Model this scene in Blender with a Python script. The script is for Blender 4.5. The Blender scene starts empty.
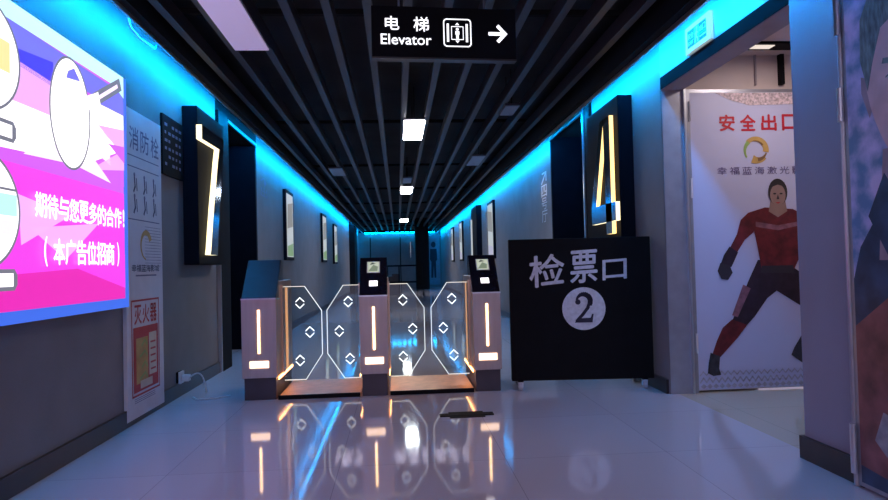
import bpy, bmesh, math, random
from mathutils import Vector, Matrix
random.seed(7)
S = bpy.context.scene
C = S.collection

# ------------------------------------------------------------------ camera, world, lights, exposure
cam = bpy.data.objects.new('camera', bpy.data.cameras.new('camera'))
C.objects.link(cam); S.camera = cam
cam.data.sensor_width = 36; cam.data.lens = 640/888*36
cam.data.clip_start = .05; cam.data.clip_end = 200
cam.matrix_world = (Matrix.Translation((0, 0, .95)) @ Matrix.Rotation(-.0723315780486197, 4, 'Z')
                    @ Matrix.Rotation(math.pi/2+.023191341450158526, 4, 'X') @ Matrix.Rotation(-.025, 4, 'Z'))
S.view_settings.view_transform = 'Standard'; S.view_settings.look = 'None'
S.view_settings.gamma = 1; S.view_settings.use_curve_mapping = False
S.view_settings.exposure = 0
W = bpy.data.worlds.new('world'); S.world = W; W.use_nodes = True
W.node_tree.nodes['Background'].inputs[0].default_value = (.60, .52, .74, 1)
W.node_tree.nodes['Background'].inputs[1].default_value = 1.05

def area(name, loc, rot, sx, sy, power, col):
    d = bpy.data.lights.new(name, 'AREA'); d.shape = 'RECTANGLE'; d.size = sx; d.size_y = sy
    d.energy = power; d.color = col
    o = bpy.data.objects.new(name, d); C.objects.link(o); o.location = loc; o.rotation_euler = rot
    return o
area('lobby_fill_light', (0, -2.2, 2.9), (math.radians(12), 0, 0), 2.6, 1.6, 400, (.92, .78, 1))  # unseen fill light added behind the camera to brighten the foreground
area('recess_ceiling_light', (2.62, 3.75, 2.38), (0, 0, 0), .25, .25, 9, (1, .84, .78))

# ------------------------------------------------------------------ materials
def mat(name, col, rough=.6, metal=0, emit=None, es=0, noise=0, nscale=8, spec=.5, bump=0, bscale=60, stretch=None, ior=1.5):
    m = bpy.data.materials.new(name); m.use_nodes = True
    nt = m.node_tree; b = nt.nodes['Principled BSDF']
    b.inputs['Base Color'].default_value = (*col, 1); b.inputs['Roughness'].default_value = rough
    b.inputs['Metallic'].default_value = metal; b.inputs['Specular IOR Level'].default_value = spec
    b.inputs['IOR'].default_value = ior
    if emit: b.inputs['Emission Color'].default_value = (*emit, 1); b.inputs['Emission Strength'].default_value = es
    if noise or bump:
        tc = nt.nodes.new('ShaderNodeTexCoord'); mp = nt.nodes.new('ShaderNodeMapping')
        if stretch: mp.inputs['Scale'].default_value = stretch
        nt.links.new(tc.outputs['Object'], mp.inputs[0])
    if noise:
        n = nt.nodes.new('ShaderNodeTexNoise'); n.inputs['Scale'].default_value = nscale; n.inputs['Detail'].default_value = 4
        nt.links.new(mp.outputs[0], n.inputs['Vector'])
        r = nt.nodes.new('ShaderNodeMapRange'); r.inputs['From Min'].default_value = .3; r.inputs['From Max'].default_value = .7
        r.inputs['To Min'].default_value = 1-noise; r.inputs['To Max'].default_value = 1+noise
        nt.links.new(n.outputs['Fac'], r.inputs[0])
        v = nt.nodes.new('ShaderNodeVectorMath'); v.operation = 'SCALE'; v.inputs[0].default_value = col
        nt.links.new(r.outputs[0], v.inputs['Scale']); nt.links.new(v.outputs[0], b.inputs['Base Color'])
    if bump:
        n = nt.nodes.new('ShaderNodeTexNoise'); n.inputs['Scale'].default_value = bscale
        nt.links.new(mp.outputs[0], n.inputs['Vector'])
        u = nt.nodes.new('ShaderNodeBump'); u.inputs['Strength'].default_value = bump; u.inputs['Distance'].default_value = .01
        nt.links.new(n.outputs['Fac'], u.inputs['Height']); nt.links.new(u.outputs[0], b.inputs['Normal'])
    return m
def glow(name, col, s, base=(.02, .02, .02)): return mat(name, base, .5, emit=col, es=s)

def floor_mat(name, col):
    m = mat(name, col, .07, noise=.06, nscale=2.5, spec=.8, ior=1.6)
    nt = m.node_tree; b = nt.nodes['Principled BSDF']
    tc = nt.nodes.new('ShaderNodeTexCoord'); br = nt.nodes.new('ShaderNodeTexBrick')
    br.inputs['Scale'].default_value = 1; br.offset = 0; br.inputs['Brick Width'].default_value = .8
    br.inputs['Row Height'].default_value = .8; br.inputs['Mortar Size'].default_value = .0016
    br.inputs['Color1'].default_value = (*col, 1); br.inputs['Color2'].default_value = (*[c*.95 for c in col], 1)
    br.inputs['Mortar'].default_value = (*[c*.6 for c in col], 1)
    mp = nt.nodes.new('ShaderNodeMapping'); mp.inputs['Location'].default_value = (.3, .1, 0)
    nt.links.new(tc.outputs['Object'], mp.inputs[0]); nt.links.new(mp.outputs[0], br.inputs['Vector'])
    nt.links.new(br.outputs['Color'], b.inputs['Base Color'])
    n = nt.nodes.new('ShaderNodeTexNoise'); n.inputs['Scale'].default_value = 1.8; n.inputs['Detail'].default_value = 5
    nt.links.new(tc.outputs['Object'], n.inputs['Vector'])
    r = nt.nodes.new('ShaderNodeMapRange'); r.inputs['To Min'].default_value = .03; r.inputs['To Max'].default_value = .085
    nt.links.new(n.outputs['Fac'], r.inputs[0]); nt.links.new(r.outputs[0], b.inputs['Roughness'])
    return m

M_floor = floor_mat('floor_tile', (.60, .57, .65))
M_floor2 = floor_mat('recess_tile_reflection_tint', (.55, .50, .42))  # warmer colour mostly paints in the beige reflected by the recess floor
M_wall = mat('wall_paint', (.21, .195, .205), .75, noise=.08, nscale=3, bump=.15, bscale=90)
M_wallR = mat('pillar_paint', (.30, .285, .37), .6, noise=.05, nscale=3, bump=.08, bscale=120)
M_beige = mat('recess_paint', (.62, .52, .50), .8, noise=.04)
M_base = mat('baseboard', (.028, .022, .026), .35, noise=.2)
M_black = mat('black_lacquer', (.004, .004, .008), .6, noise=.2, spec=.06)
M_matte = mat('black_matte', (.004, .004, .006), .75, noise=.2, spec=.15)
M_ceil = mat('ceiling_void', (.012, .012, .016), .9, noise=.4, nscale=2)
M_slat = mat('slat_grey', (.036, .034, .042), .45, noise=.25, nscale=3, stretch=(1, .4, 1))
M_alu = mat('brushed_aluminium', (.62, .64, .70), .28, metal=.9, noise=.1, nscale=30, stretch=(1, 1, .1))
M_jamb = mat('frame_metal', (.36, .36, .42), .35, metal=.5, noise=.08, nscale=12)
M_header = mat('header_trim', (.006, .005, .007), .95, noise=.1, spec=.05)
M_soffit = mat('soffit', (.34, .29, .31), .7, noise=.05)
M_led = glow('cyan_led', (0, .36, 1), 105)
M_ledfar = glow('cyan_led_far', (0, .40, 1), 40)
M_panel = glow('lamp_panel', (1, .96, .96), 34)
M_offpanel = glow('added_glow_diffuser', (.60, .46, .72), .38, (.6, .5, .7))  # glow added to an unlit panel, standing in for screen light on it
M_offpanel2 = mat('unlit_diffuser_small', (.28, .28, .33), .4, noise=.03)
M_white = glow('sign_white', (.93, .92, 1), 1.6)
M_gold = glow('gold_edge', (1, .66, .24), 2.2)
M_goldw = glow('warm_white_edge', (1, .84, .50), 2.0)
M_mirror = mat('blue_mirror', (.22, .34, .46), .12, metal=1)
M_strip = glow('warm_strip', (1, .60, .30), 6)
M_label = glow('label_light', (1, .66, .46), 3.0)
M_amber = glow('amber_strip', (1, .42, .18), .9, (.4, .25, .15))
M_amber2 = glow('amber_strip_bright', (1, .40, .13), 10)
M_gate = mat('gate_metal', (.46, .38, .38), .42, metal=.3, noise=.08, nscale=25, stretch=(1, 1, .1))
M_gateside = mat('gate_side_metal', (.58, .40, .30), .3, metal=.7, noise=.1, nscale=20, stretch=(1, 1, .1))
M_plinth = mat('gate_plinth', (.06, .052, .07), .4, metal=.4, noise=.1)
M_gatehead = mat('gate_head_glass', (.012, .012, .022), .12, noise=.1)
M_bluehead = mat('gate_head_steel', (.04, .055, .075), .4, metal=.2, noise=.1)
M_plate = mat('floor_plate_glow_tint', (.74, .46, .27), .42, metal=.35, noise=.12, nscale=14)  # orange put into the steel colour to imitate its warm reflections
M_edge = glow('glass_edge', (.92, .97, 1), 1.15)
M_edgew = glow('glass_edge_warm', (1, .90, .78), 1.1)
M_mark = glow('etched_marks', (.95, .98, 1), 2.0)
M_ltgrey = mat('painted_white', (.60, .62, .70), .7, noise=.12, nscale=40)
M_caster = mat('caster', (.42, .43, .48), .4, noise=.1)
M_plastic = mat('white_plastic', (.62, .62, .66), .4, noise=.05)

def glass(name):
    m = bpy.data.materials.new(name); m.use_nodes = True; nt = m.node_tree
    for n in list(nt.nodes): nt.nodes.remove(n)
    out = nt.nodes.new('ShaderNodeOutputMaterial'); mx = nt.nodes.new('ShaderNodeMixShader')
    t = nt.nodes.new('ShaderNodeBsdfTransparent'); t.inputs[0].default_value = (.84, .90, .90, 1)
    g = nt.nodes.new('ShaderNodeBsdfGlossy'); g.inputs['Roughness'].default_value = .03
    f = nt.nodes.new('ShaderNodeFresnel'); f.inputs[0].default_value = 1.55
    nt.links.new(f.outputs[0], mx.inputs[0]); nt.links.new(t.outputs[0], mx.inputs[1]); nt.links.new(g.outputs[0], mx.inputs[2])
    nt.links.new(mx.outputs[0], out.inputs[0]); return m
M_glass = glass('clear_glass')

# ------------------------------------------------------------------ mesh builder
_tc = {}
class Frame:
    """a plane to draw on: origin, u (right), v (up), n (towards the viewer)"""
    def __init__(s, o, u, v):
        s.o = Vector(o); s.u = Vector(u).normalized(); s.v = Vector(v).normalized(); s.n = s.u.cross(s.v)
    def p(s, a, b, c=0): return s.o + s.u*a + s.v*b + s.n*c

class MB:
    def __init__(s): s.bm = bmesh.new(); s.mats = []
    def mi(s, m):
        if m not in s.mats: s.mats.append(m)
        return s.mats.index(m)
    def face(s, vs, m):
        try:
            f = s.bm.faces.new(vs); f.material_index = s.mi(m); return f
        except ValueError: return None
    def prism(s, base, vec, m, side=None):
        """closed prism: base polygon (points) pushed along vec; side = material of the side faces"""
        vec = Vector(vec)
        a = [s.bm.verts.new(Vector(p)) for p in base]; b = [s.bm.verts.new(Vector(p)+vec) for p in base]
        s.face(a[::-1], m); s.face(b, m)
        n = len(a)
        for i in range(n): s.face([a[i], a[(i+1) % n], b[(i+1) % n], b[i]], side or m)
    def box(s, x0, x1, y0, y1, z0, z1, m):
        s.prism([(x0, y0, z0), (x1, y0, z0), (x1, y1, z0), (x0, y1, z0)], (0, 0, z1-z0), m)
    def poly(s, pts, m): s.face([s.bm.verts.new(Vector(p)) for p in pts], m)
    def fpoly(s, F, pts, m, off=0, th=0):
        if th: s.prism([F.p(a, b, off) for a, b in pts], F.n*th, m)
        else: s.poly([F.p(a, b, off) for a, b in pts], m)
    def frect(s, F, a0, a1, b0, b1, m, off=0, th=0): s.fpoly(F, [(a0, b0), (a1, b0), (a1, b1), (a0, b1)], m, off, th)
    def fdisc(s, F, ca, cb, ra, rb, m, off=0, n=40, th=0):
        s.fpoly(F, [(ca+ra*math.cos(2*math.pi*i/n), cb+rb*math.sin(2*math.pi*i/n)) for i in range(n)], m, off, th)
    def fring(s, F, ca, cb, ra, rb, w, m, off=0, n=48, a0=0, a1=2*math.pi, w1=None):
        for i in range(n):
            t0 = a0+(a1-a0)*i/n; t1 = a0+(a1-a0)*(i+1)/n
            if w1 is None: wa = wb = w
            else: wa = w+(w1-w)*i/n; wb = w+(w1-w)*(i+1)/n
            s.poly([F.p(ca+(ra)*math.cos(t0), cb+(rb)*math.sin(t0), off), F.p(ca+ra*math.cos(t1), cb+rb*math.sin(t1), off),
                    F.p(ca+(ra-wb)*math.cos(t1), cb+(rb-wb)*math.sin(t1), off), F.p(ca+(ra-wa)*math.cos(t0), cb+(rb-wa)*math.sin(t0), off)], m)
    def fline(s, F, pts, w, m, off=0, th=0, closed=False):
        n = len(pts)
        for i in range(n if closed else n-1):
            a = Vector((*pts[i], 0)); b = Vector((*pts[(i+1) % n], 0)); d = (b-a)
            if d.length < 1e-6: continue
            d.normalize(); p = Vector((-d.y, d.x, 0))*w/2; e = d*w/2
            q = [a-e+p, a-e-p, b+e-p, b+e+p]
            s.fpoly(F, [(v.x, v.y) for v in q], m, off, th)
    def tube(s, path, r, m, n=8):
        path = [Vector(p) for p in path]; rings = []
        for i, p in enumerate(path):
            d = (path[min(i+1, len(path)-1)]-path[max(i-1, 0)]).normalized()
            up = Vector((0, 0, 1)) if abs(d.z) < .9 else Vector((1, 0, 0))
            a = d.cross(up).normalized(); b = d.cross(a)
            rings.append([s.bm.verts.new(p+(a*math.cos(2*math.pi*k/n)+b*math.sin(2*math.pi*k/n))*r) for k in range(n)])
        for r0, r1 in zip(rings, rings[1:]):
            for k in range(n): s.face([r0[k], r0[(k+1) % n], r1[(k+1) % n], r1[k]], m)
        s.face(rings[0][::-1], m); s.face(rings[-1], m)
    def text(s, F, body, a0, a1, b0, b1, m, off=0, th=0, bold=0, shear=0):
        """lettering fitted to the rectangle a0..a1 x b0..b1 on the frame"""
        key = body
        if key not in _tc:
            cu = bpy.data.curves.new('tmp', 'FONT'); cu.body = body; cu.resolution_u = 3
            o = bpy.data.objects.new('tmp', cu); C.objects.link(o)
            dg = bpy.context.evaluated_depsgraph_get()
            me = bpy.data.meshes.new_from_object(o.evaluated_get(dg))
            _tc[key] = ([tuple(v.co) for v in me.vertices], [tuple(p.vertices) for p in me.polygons])
            bpy.data.objects.remove(o); bpy.data.curves.remove(cu); bpy.data.meshes.remove(me)
        vs, fs = _tc[key]
        if not vs: return
        x0 = min(v[0] for v in vs); x1 = max(v[0] for v in vs); y0 = min(v[1] for v in vs); y1 = max(v[1] for v in vs)
        e = bold*(b1-b0)      # heavier strokes: the same outline laid down again a hair to each side
        for k, (da, db) in enumerate([(0, 0)]+([(e, 0), (-e, 0), (0, e), (0, -e)] if bold > 0 else [])):
            nv = [s.bm.verts.new(F.p(a0+da+(v[0]-x0)/(x1-x0)*(a1-a0)+shear*(v[1]-y0)/(y1-y0)*(b1-b0), b0+db+(v[1]-y0)/(y1-y0)*(b1-b0), off+k*.0001)) for v in vs]
            for f in fs: s.face([nv[i] for i in f], m)
    def chars(s, F, body, a0, a1, b0, b1, m, gap=.2, **k):
        n = len(body); w = (a1-a0)/(n+(n-1)*gap)
        for i, c in enumerate(body):
            s.text(F, c, a0+i*w*(1+gap), a0+i*w*(1+gap)+w, b0, b1, m, **k)
    def build(s, name, parent=None, bevel=0, smooth=False, recalc=True):
        if recalc: bmesh.ops.recalc_face_normals(s.bm, faces=s.bm.faces)
        me = bpy.data.meshes.new(name); s.bm.to_mesh(me); s.bm.free()
        for m in s.mats: me.materials.append(m)
        o = bpy.data.objects.new(name, me); C.objects.link(o)
        if smooth: me.shade_smooth()
        if parent:
            o.parent = parent
            if not parent.get('_local'):
                rt = parent
                while rt.parent: rt = rt.parent
                me.transform(Matrix.Translation(-rt.location))
        if bevel:
            b = o.modifiers.new('bevel', 'BEVEL'); b.width = bevel; b.segments = 2; b.limit_method = 'ANGLE'
        return o

def thing(name, label, cat, loc=(0, 0, 0), group=None):
    o = bpy.data.objects.new(name, None); C.objects.link(o); o.location = loc; o.empty_display_size = .1
    return tag(o, label, cat, group)
def tag(o, label, cat, group=None):
    o['label'] = label; o['category'] = cat
    if group: o['group'] = group
    return o
def struct(mb, name, parent=None, **k):
    o = mb.build(name, parent, **k)
    if not parent: o['kind'] = 'structure'
    return o
def copy_tree(o, parent=None):
    c = o.copy(); C.objects.link(c); c.parent = parent
    for ch in list(o.children): copy_tree(ch, c)
    return c

XL, XR, ZC, YF, YB = -1.69, 1.89, 2.85, 28.0, -4.0

# ------------------------------------------------------------------ structure
m = MB(); m.box(-2.6, XR+.06, YB, YF+.2, -.1, 0, M_floor); m.box(XR+.06, 2.6, 4.5, YF+.2, -.1, 0, M_floor)
m.box(XR+.06, 3.4, YB, 2.9, -.1, 0, M_floor); struct(m, 'floor')
m = MB(); m.box(XR+.06, 3.5, 2.9, 4.5, -.1, 0, M_floor2); struct(m, 'floor_recess')
m = MB(); m.box(-2.6, 3.5, YB, YF+.2, ZC, ZC+.1, M_ceil); struct(m, 'ceiling')
# slats: one per baffle, surface of the ceiling raft
m = MB()
for k in range(-6, 7):
    x = .095+.243*k
    m.box(x-.026, x+.026, YB+.2, YF-.1, 2.50, 2.60, M_slat)
for y in [1, 4.2, 7.4, 10.6, 13.8, 17, 20.2, 23.4, 26.6]: m.box(-1.55, 1.78, y-.02, y+.02, 2.605, 2.64, M_matte)
struct(m, 'ceiling_slats')

m = MB()
m.box(-1.9, XL, YB, 6.15, 0, ZC, M_wall)
m.box(-2.3, XL, 7.9, 22.6, 0, ZC, M_wall); m.box(-2.3, XL, 23.9, YF, 0, ZC, M_wall)
m.box(-2.6, -2.3, 5.8, YF, 0, ZC, M_matte)
struct(m, 'wall_left')
m = MB()   # black portal of hall seven
m.box(-2.3, XL+.03, 6.15, 6.5, 0, 2.47, M_matte); m.box(-2.3, XL, 6.5, 7.9, 2.45, 2.85, M_matte)
m.box(-2.3, XL, 6.15, 6.5, 2.47, 2.85, M_matte)
m.box(-2.3, XL-.001, 7.84, 7.9, 0, 2.45, M_black)
m.box(XL-.01, XL+.012, 6.5, 7.9, 2.44, 2.475, M_alu)
m.box(XL+.001, XL+.035, 6.13, 6.15, 0, 2.3, M_alu)
struct(m, 'trim_1')
m = MB(); m.box(-1.70, XL+.018, YB, 6.13, 0, .10, M_base); m.box(-1.70, XL+.018, 7.9, 22.6, 0, .10, M_base)
struct(m, 'baseboard_left')

m = MB()
m.box(XR, 3.5, 2.60, 2.90, 0, ZC, M_wallR)          # pillar and side wall of the recess
m.box(XR, 3.5, YB, 2.60, 0, ZC, M_wallR)
m.box(XR, XR+.14, 2.90, 4.40, 2.24, ZC, M_wallR)      # wall above the recess header
m.box(XR, XR+.17, 4.40, 6.0, 0, ZC, M_wall)
m.box(XR+.17, 2.6, 4.52, 6.0, 0, ZC, M_wall)
m.box(XR, 2.6, 7.7, YF, 0, ZC, M_wall); m.box(2.45, 2.6, 6.0, 7.7, 0, ZC, M_matte)
struct(m, 'wall_right')
m = MB(); m.box(XR-.001, XR+.141, 2.90, 4.40, 2.155, 2.24, M_header); m.box(XR+.141, XR+.16, 2.90, 4.40, 2.152, 2.24, M_soffit)
m.box(XR+.003, XR+.139, 2.90, 4.40, 2.15, 2.155, M_soffit)
struct(m, 'trim_2')
m = MB()
m.box(XR+.16, 3.5, 2.90, 4.52, 2.42, 2.48, M_beige); struct(m, 'ceiling_recess')
m = MB()
m.box(XR+.17, 3.5, 4.46, 4.52, 2.14, 2.42, M_beige); m.box(3.4, 3.5, 2.90, 4.46, 0, 2.42, M_beige)
m.box(2.62, 2.63, 4.44, 4.46, 2.2, 2.42, M_soffit); m.box(2.80, 2.83, 4.42, 4.46, 2.2, 2.42, M_matte)
struct(m, 'wall_recess')
m = MB()   # black portal of hall four
m.box(XR-.03, 2.45, 6.0, 6.2, 0, 2.47, M_matte); m.box(XR, 2.45, 6.0, 7.7, 2.47, ZC, M_matte)
m.box(XR+.001, 2.45, 7.66, 7.70, 0, 2.47, M_black)
m.box(XR-.012, XR+.01, 6.2, 7.7, 2.44, 2.475, M_alu)
m.box(XR-.045, XR-.03, 6.17, 6.2, 0, 2.47, M_alu)
struct(m, 'trim_3')
m = MB(); m.box(XR-.02, XR+.02, 2.5, 2.915, 0, .105, M_base); m.box(XR-.018, XR+.01, 4.42, 6.0, 0, .1, M_base)
m.box(XR-.018, XR+.01, 7.7, YF, 0, .1, M_base); struct(m, 'baseboard_right')
m = MB(); m.box(-2.6, 2.6, YF, YF+.15, 0, ZC, M_wall); struct(m, 'wall_far')
# far pillar
m = MB(); m.box(.72, 1.25, 25.6, 26.4, 0, ZC, M_matte); struct(m, 'pillar_far')
m = MB(); m.box(-2.3, -1.5, 22.6, 23.9, 0, 2.45, M_matte); struct(m, 'pillar_left')

# raft edges
m = MB(); m.box(-1.515, -1.50, YB, YF, 2.417, 2.60, M_alu); m.box(-1.69, -1.50, YB, YF, 2.63, 2.65, M_matte)
m.box(-1.499, -1.45, YB, YF, 2.44, 2.64, M_matte); struct(m, 'trim_4')
m = MB(); m.box(1.72, 1.735, YB, YF, 2.36, 2.60, M_alu); m.box(1.72, 1.89, YB, YF, 2.63, 2.65, M_matte)
m.box(1.66, 1.719, YB, YF, 2.39, 2.64, M_matte); struct(m, 'trim_5')

# door frame at the end of the recess
m = MB()
m.box(XR+.171, 2.10, 4.40, 4.46, 0, 2.16, M_jamb); m.box(XR+.005, XR+.168, 4.392, 4.40, 0, 2.15, M_jamb)
m.box(2.045, 2.06, 4.37, 4.395, 0, 2.16, M_alu); m.box(2.10, 3.4, 4.43, 4.46, 2.14, 2.165, M_jamb)
struct(m, 'trim_6')
m = MB(); m.box(2.10, 3.4, 4.425, 4.46, .012, 2.14, M_ltgrey); d1 = struct(m, 'door_1')
for z in (.35, 1.45, 2.0):
    m = MB(); m.tube([(2.095, 4.40, z-.07), (2.095, 4.40, z+.07)], .010, M_alu); m.build('hinge', d1)

# ------------------------------------------------------------------ LED coves
def led(name, xb, side, zb, y0, y1, label):
    """slim strip on the back of the raft edge, lens tilted towards the wall and down"""
    m = MB(); y = y0; d = side
    while y < y1-.01:
        ye = min(y+.7, y1); L_ = ye-y-.004
        q = [(xb, y, zb), (xb+d*.006, y, zb), (xb+d*.026, y, zb+.034), (xb, y, zb+.034)]
        m.prism(q, (0, L_, 0), M_plinth)
        e = [(xb+d*.007, y, zb+.0), (xb+d*.0085, y, zb-.0005), (xb+d*.0285, y, zb+.0335), (xb+d*.027, y, zb+.034)]
        m.prism(e, (0, L_, 0), M_led); y = ye
    return tag(m.build(name), label, 'light strip')
led('light_strip', -1.5155, -1, 2.435, 2.2, YF-.25, 'long cyan light strip glowing in the cove above the left wall')
led('light_strip', 1.7355, 1, 2.38, 2.4, YF-.25, 'long cyan light strip glowing in the cove above the right wall')
m = MB(); m.box(-1.65, 1.86, YF-.2, YF, 2.42, 2.50, M_matte); struct(m, 'trim_8')
m = MB()
for i in range(14): m.box(-1.4+i*.22, -1.25+i*.22, YF-.14, YF-.10, 2.38, 2.42, M_ledfar)
tag(m.build('light_strip'), 'short cyan light strip along the ceiling at the far end wall', 'light strip')

# ------------------------------------------------------------------ LED screen on the left wall
def colmat(n, c, s): return glow(n, c, s)
P_bg = [colmat('screen_magenta', (.86, .05, .80), 1.15), colmat('screen_violet', (.62, .10, .90), 1.2), colmat('screen_blue', (.07, .05, .85), 1.1),
        colmat('screen_periwinkle', (.20, .18, .88), 1.1), colmat('screen_pink', (.86, .42, .90), 1.15), colmat('screen_white', (1, .95, 1), 1.5),
        colmat('screen_pale', (.93, .78, 1), 1.25), colmat('screen_cyanwhite', (.60, .93, 1), 1.2), colmat('screen_rose', (.85, .02, .50), 1.05),
        colmat('screen_grey', (.20, .20, .26), 1), colmat('screen_yellow', (1, .82, .35), 1.1), colmat('screen_aqua', (.55, .90, .86), 1.1),
        colmat('screen_edge', (.05, .16, .88), 1.0)]
mag, vio, blu, per, pin, whi, pal, cyw, ros, gry, yel, aqu, edg = P_bg
scr = thing('video_screen', 'large glowing magenta and blue advertising screen on the left wall', 'screen', (-1.66, 2.8, .74))
m = MB(); m.box(-1.688, -1.625, 1.5, 3.985, .745, 2.12, M_black); m.build('housing', scr)
F = Frame((-1.62, 0, 0), (0, 1, 0), (0, 0, 1))     # u = y (left to right seen from the corridor)
F.n = Vector((1, 0, 0))
m = MB()
m.box(-1.625, -1.62, 1.5, 3.985, .745, 2.12, edg)
y0 = 1.52
m.fpoly(F, [(y0, .80), (3.93, .80), (3.93, 2.115), (y0, 2.115)], vio, .001)
# lower magenta with gradient-like facets
m.fpoly(F, [(y0, .80), (3.93, .80), (3.93, 1.0), (y0, .90)], ros, .002)
m.fpoly(F, [(y0, .90), (3.93, 1.0), (3.93, 1.2), (y0, 1.06)], mag, .002)
m.fpoly(F, [(y0, 1.06), (3.93, 1.2), (3.93, 1.42), (y0, 1.44)], mag, .002)
m.fpoly(F, [(2.95, 1.16), (3.6, 1.22), (3.25, 1.02)], pin, .003)
m.fpoly(F, [(2.86, 1.30), (3.3, 1.24), (2.88, 1.08)], pin, .003)
m.fpoly(F, [(3.35, .98), (3.93, 1.06), (3.93, .86)], mag, .003)
m.fpoly(F, [(y0, 1.44), (2.9, 1.47), (3.93, 1.46), (3.93, 1.62), (3.5, 1.50), (y0, 1.6)], vio, .003)
# white centre band and crystal facets on the right
m.fpoly(F, [(y0, 1.46), (2.72, 1.48), (3.45, 1.52), (3.93, 1.68), (3.93, 1.90), (3.6, 1.90), (3.18, 1.70), (y0, 1.68)], whi, .004)
m.fpoly(F, [(3.5, 1.50), (3.93, 1.56), (3.93, 1.68)], pin, .005)
m.fpoly(F, [(3.52, 1.62), (3.75, 1.56), (3.72, 1.78)], pal, .005)
m.fpoly(F, [(3.6, 1.76), (3.93, 1.64), (3.93, 1.80)], pin, .006)
m.fpoly(F, [(3.72, 1.68), (3.93, 1.6), (3.93, 1.70)], vio, .007)
m.fpoly(F, [(2.9, 1.48), (3.3, 1.50), (3.1, 1.60)], pal, .005)
m.fpoly(F, [(3.35, 1.50), (3.75, 1.46), (3.56, 1.56)], pal, .006)
# upper blues
m.fpoly(F, [(y0, 1.92), (2.88, 1.92), (3.15, 1.92), (3.93, 1.90), (3.93, 2.02), (y0, 2.06)], per, .004)
m.fpoly(F, [(2.84, 1.86), (3.15, 1.84), (3.15, 1.96), (2.86, 1.93)], blu, .005)
m.fpoly(F, [(y0, 1.68), (3.18, 1.70), (3.15, 1.86), (2.84, 1.88), (y0, 1.9)], pin, .005)
m.fpoly(F, [(3.55, 1.92), (3.93, 1.97), (3.93, 1.885), (3.6, 1.88)], per, .006)
m.fpoly(F, [(y0, 2.035), (3.80, 2.035), (3.93, 1.99), (3.93, 2.117), (y0, 2.117)], cyw, .007)
# discs
for (cy, cz, r, mm) in ((3.305, 1.752, .20, 0), (2.62, 1.845, .25, 1), (2.60, 1.215, .26, 2)):
    rz = r*1.40 if mm == 0 else r*.92
    ra = r if mm else .195
    m.fdisc(F, cy, cz, ra, rz if mm else .277, whi, .008)
    m.fring(F, cy, cz, ra+.006, (rz if mm else .277)+.006, .012, gry, .009)
m.fpoly(F, [(3.26, 1.92), (3.40, 1.94), (3.34, 1.99), (3.28, 1.96)], per, .0095)
for i in range(9):
    a = random.uniform(3.2, 3.42); b = random.uniform(1.6, 1.86)
    m.frect(F, a, a+.03, b, b+.018, pal, .0095)
m.frect(F, 2.66, 2.80, 1.80, 1.93, yel, .0095); m.frect(F, 2.5, 2.84, 1.20, 1.29, aqu, .0095); m.frect(F, 2.6, 2.82, 1.12, 1.18, pal, .0095)
m.frect(F, 2.6, 2.84, 1.305, 1.315, gry, .0095)
# magnifier handle
m.fline(F, [(3.58, 1.90), (3.85, 2.045)], .072, gry, .010); m.fline(F, [(3.62, 1.92), (3.83, 2.035)], .022, pal, .011)
m.fline(F, [(3.50, 1.86), (3.58, 1.895)], .07, whi, .010)
# tags
for z in (1.555, .932):
    m.fpoly(F, [(2.5, z-.045), (2.82, z-.045), (2.84, z-.02), (2.84, z+.02), (2.82, z+.045), (2.5, z+.045)], gry, .0095)
    m.frect(F, 2.52, 2.81, z-.028, z+.028, whi, .0105)
m.build('display', scr, recalc=False)
m = MB()
m.text(F, '!', 3.885, 3.897, 1.222, 1.318, whi, .014, bold=.05)
m.chars(F, '期待与您更多的合作', 2.97, 3.86, 1.212, 1.322, whi, gap=.06, off=.014, bold=.03)
m.text(F, '(', 3.04, 3.065, .99, 1.125, whi, .014, bold=.02); m.text(F, ')', 3.80, 3.825, .99, 1.125, whi, .014, bold=.02)
m.chars(F, '本广告位招商', 3.12, 3.76, .998, 1.118, whi, gap=.08, off=.014, bold=.03)
m.build('lettering', scr, recalc=False)

# ------------------------------------------------------------------ fire cabinet panel
M_cab = mat('panel_white', (.66, .66, .72), .55, noise=.05, bump=.1, bscale=30)
M_red = mat('sign_red', (.45, .04, .05), .5, noise=.1); M_ink = mat('ink_dark', (.06, .07, .14), .6, noise=.1)
M_ink2 = mat('ink_grey', (.16, .17, .28), .6, noise=.1); M_ochre = mat('ochre', (.50, .32, .10), .5, noise=.2); M_cream = mat('cream', (.62, .55, .45), .6, noise=.1)
M_olive = mat('olive', (.28, .42, .12), .5, noise=.2); M_brown = mat('logo_brown', (.22, .12, .05), .5, noise=.2)
cab = thing('fire_cabinet', 'tall white fire hydrant and extinguisher cabinet panel with Chinese notices, right of the glowing screen', 'cabinet', (-1.68, 4.38, .07))
m = MB(); m.box(-1.689, -1.665, 4.06, 4.67, .105, 1.99, M_cab)
m.box(-1.672, -1.668, 4.06, 4.68, .03, .105, M_cab); m.build('door_panel', cab, bevel=.003)
F = Frame((-1.665, 0, 0), (0, 1, 0), (0, 0, 1)); F.n = Vector((1, 0, 0))
m = MB()
for z in (1.69, 1.285, 1.62): m.frect(F, 4.10, 4.62, z, z+.007, M_ink2, .001)
for i in range(14): m.frect(F, 4.36, 4.64, .99+i*.02, .993+i*.02, M_ink2, .0006)
m.chars(F, '消防栓', 4.13, 4.62, 1.735, 1.88, M_ink2, gap=.25, off=.0015, bold=.01)
for r, zz in ((0, 1.47), (1, 1.335)):
    for c in range(3):
        a = 4.2+c*.16
        m.fline(F, [(a, zz+.09), (a+.01, zz+.03), (a-.01, zz)], .018, M_ink, .0015); m.fline(F, [(a+.03, zz+.08), (a+.04, zz+.01)], .012, M_ink, .0015)
        m.fdisc(F, a, zz+.105, .014, .014, M_ink2, .0015, n=12)
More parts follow.
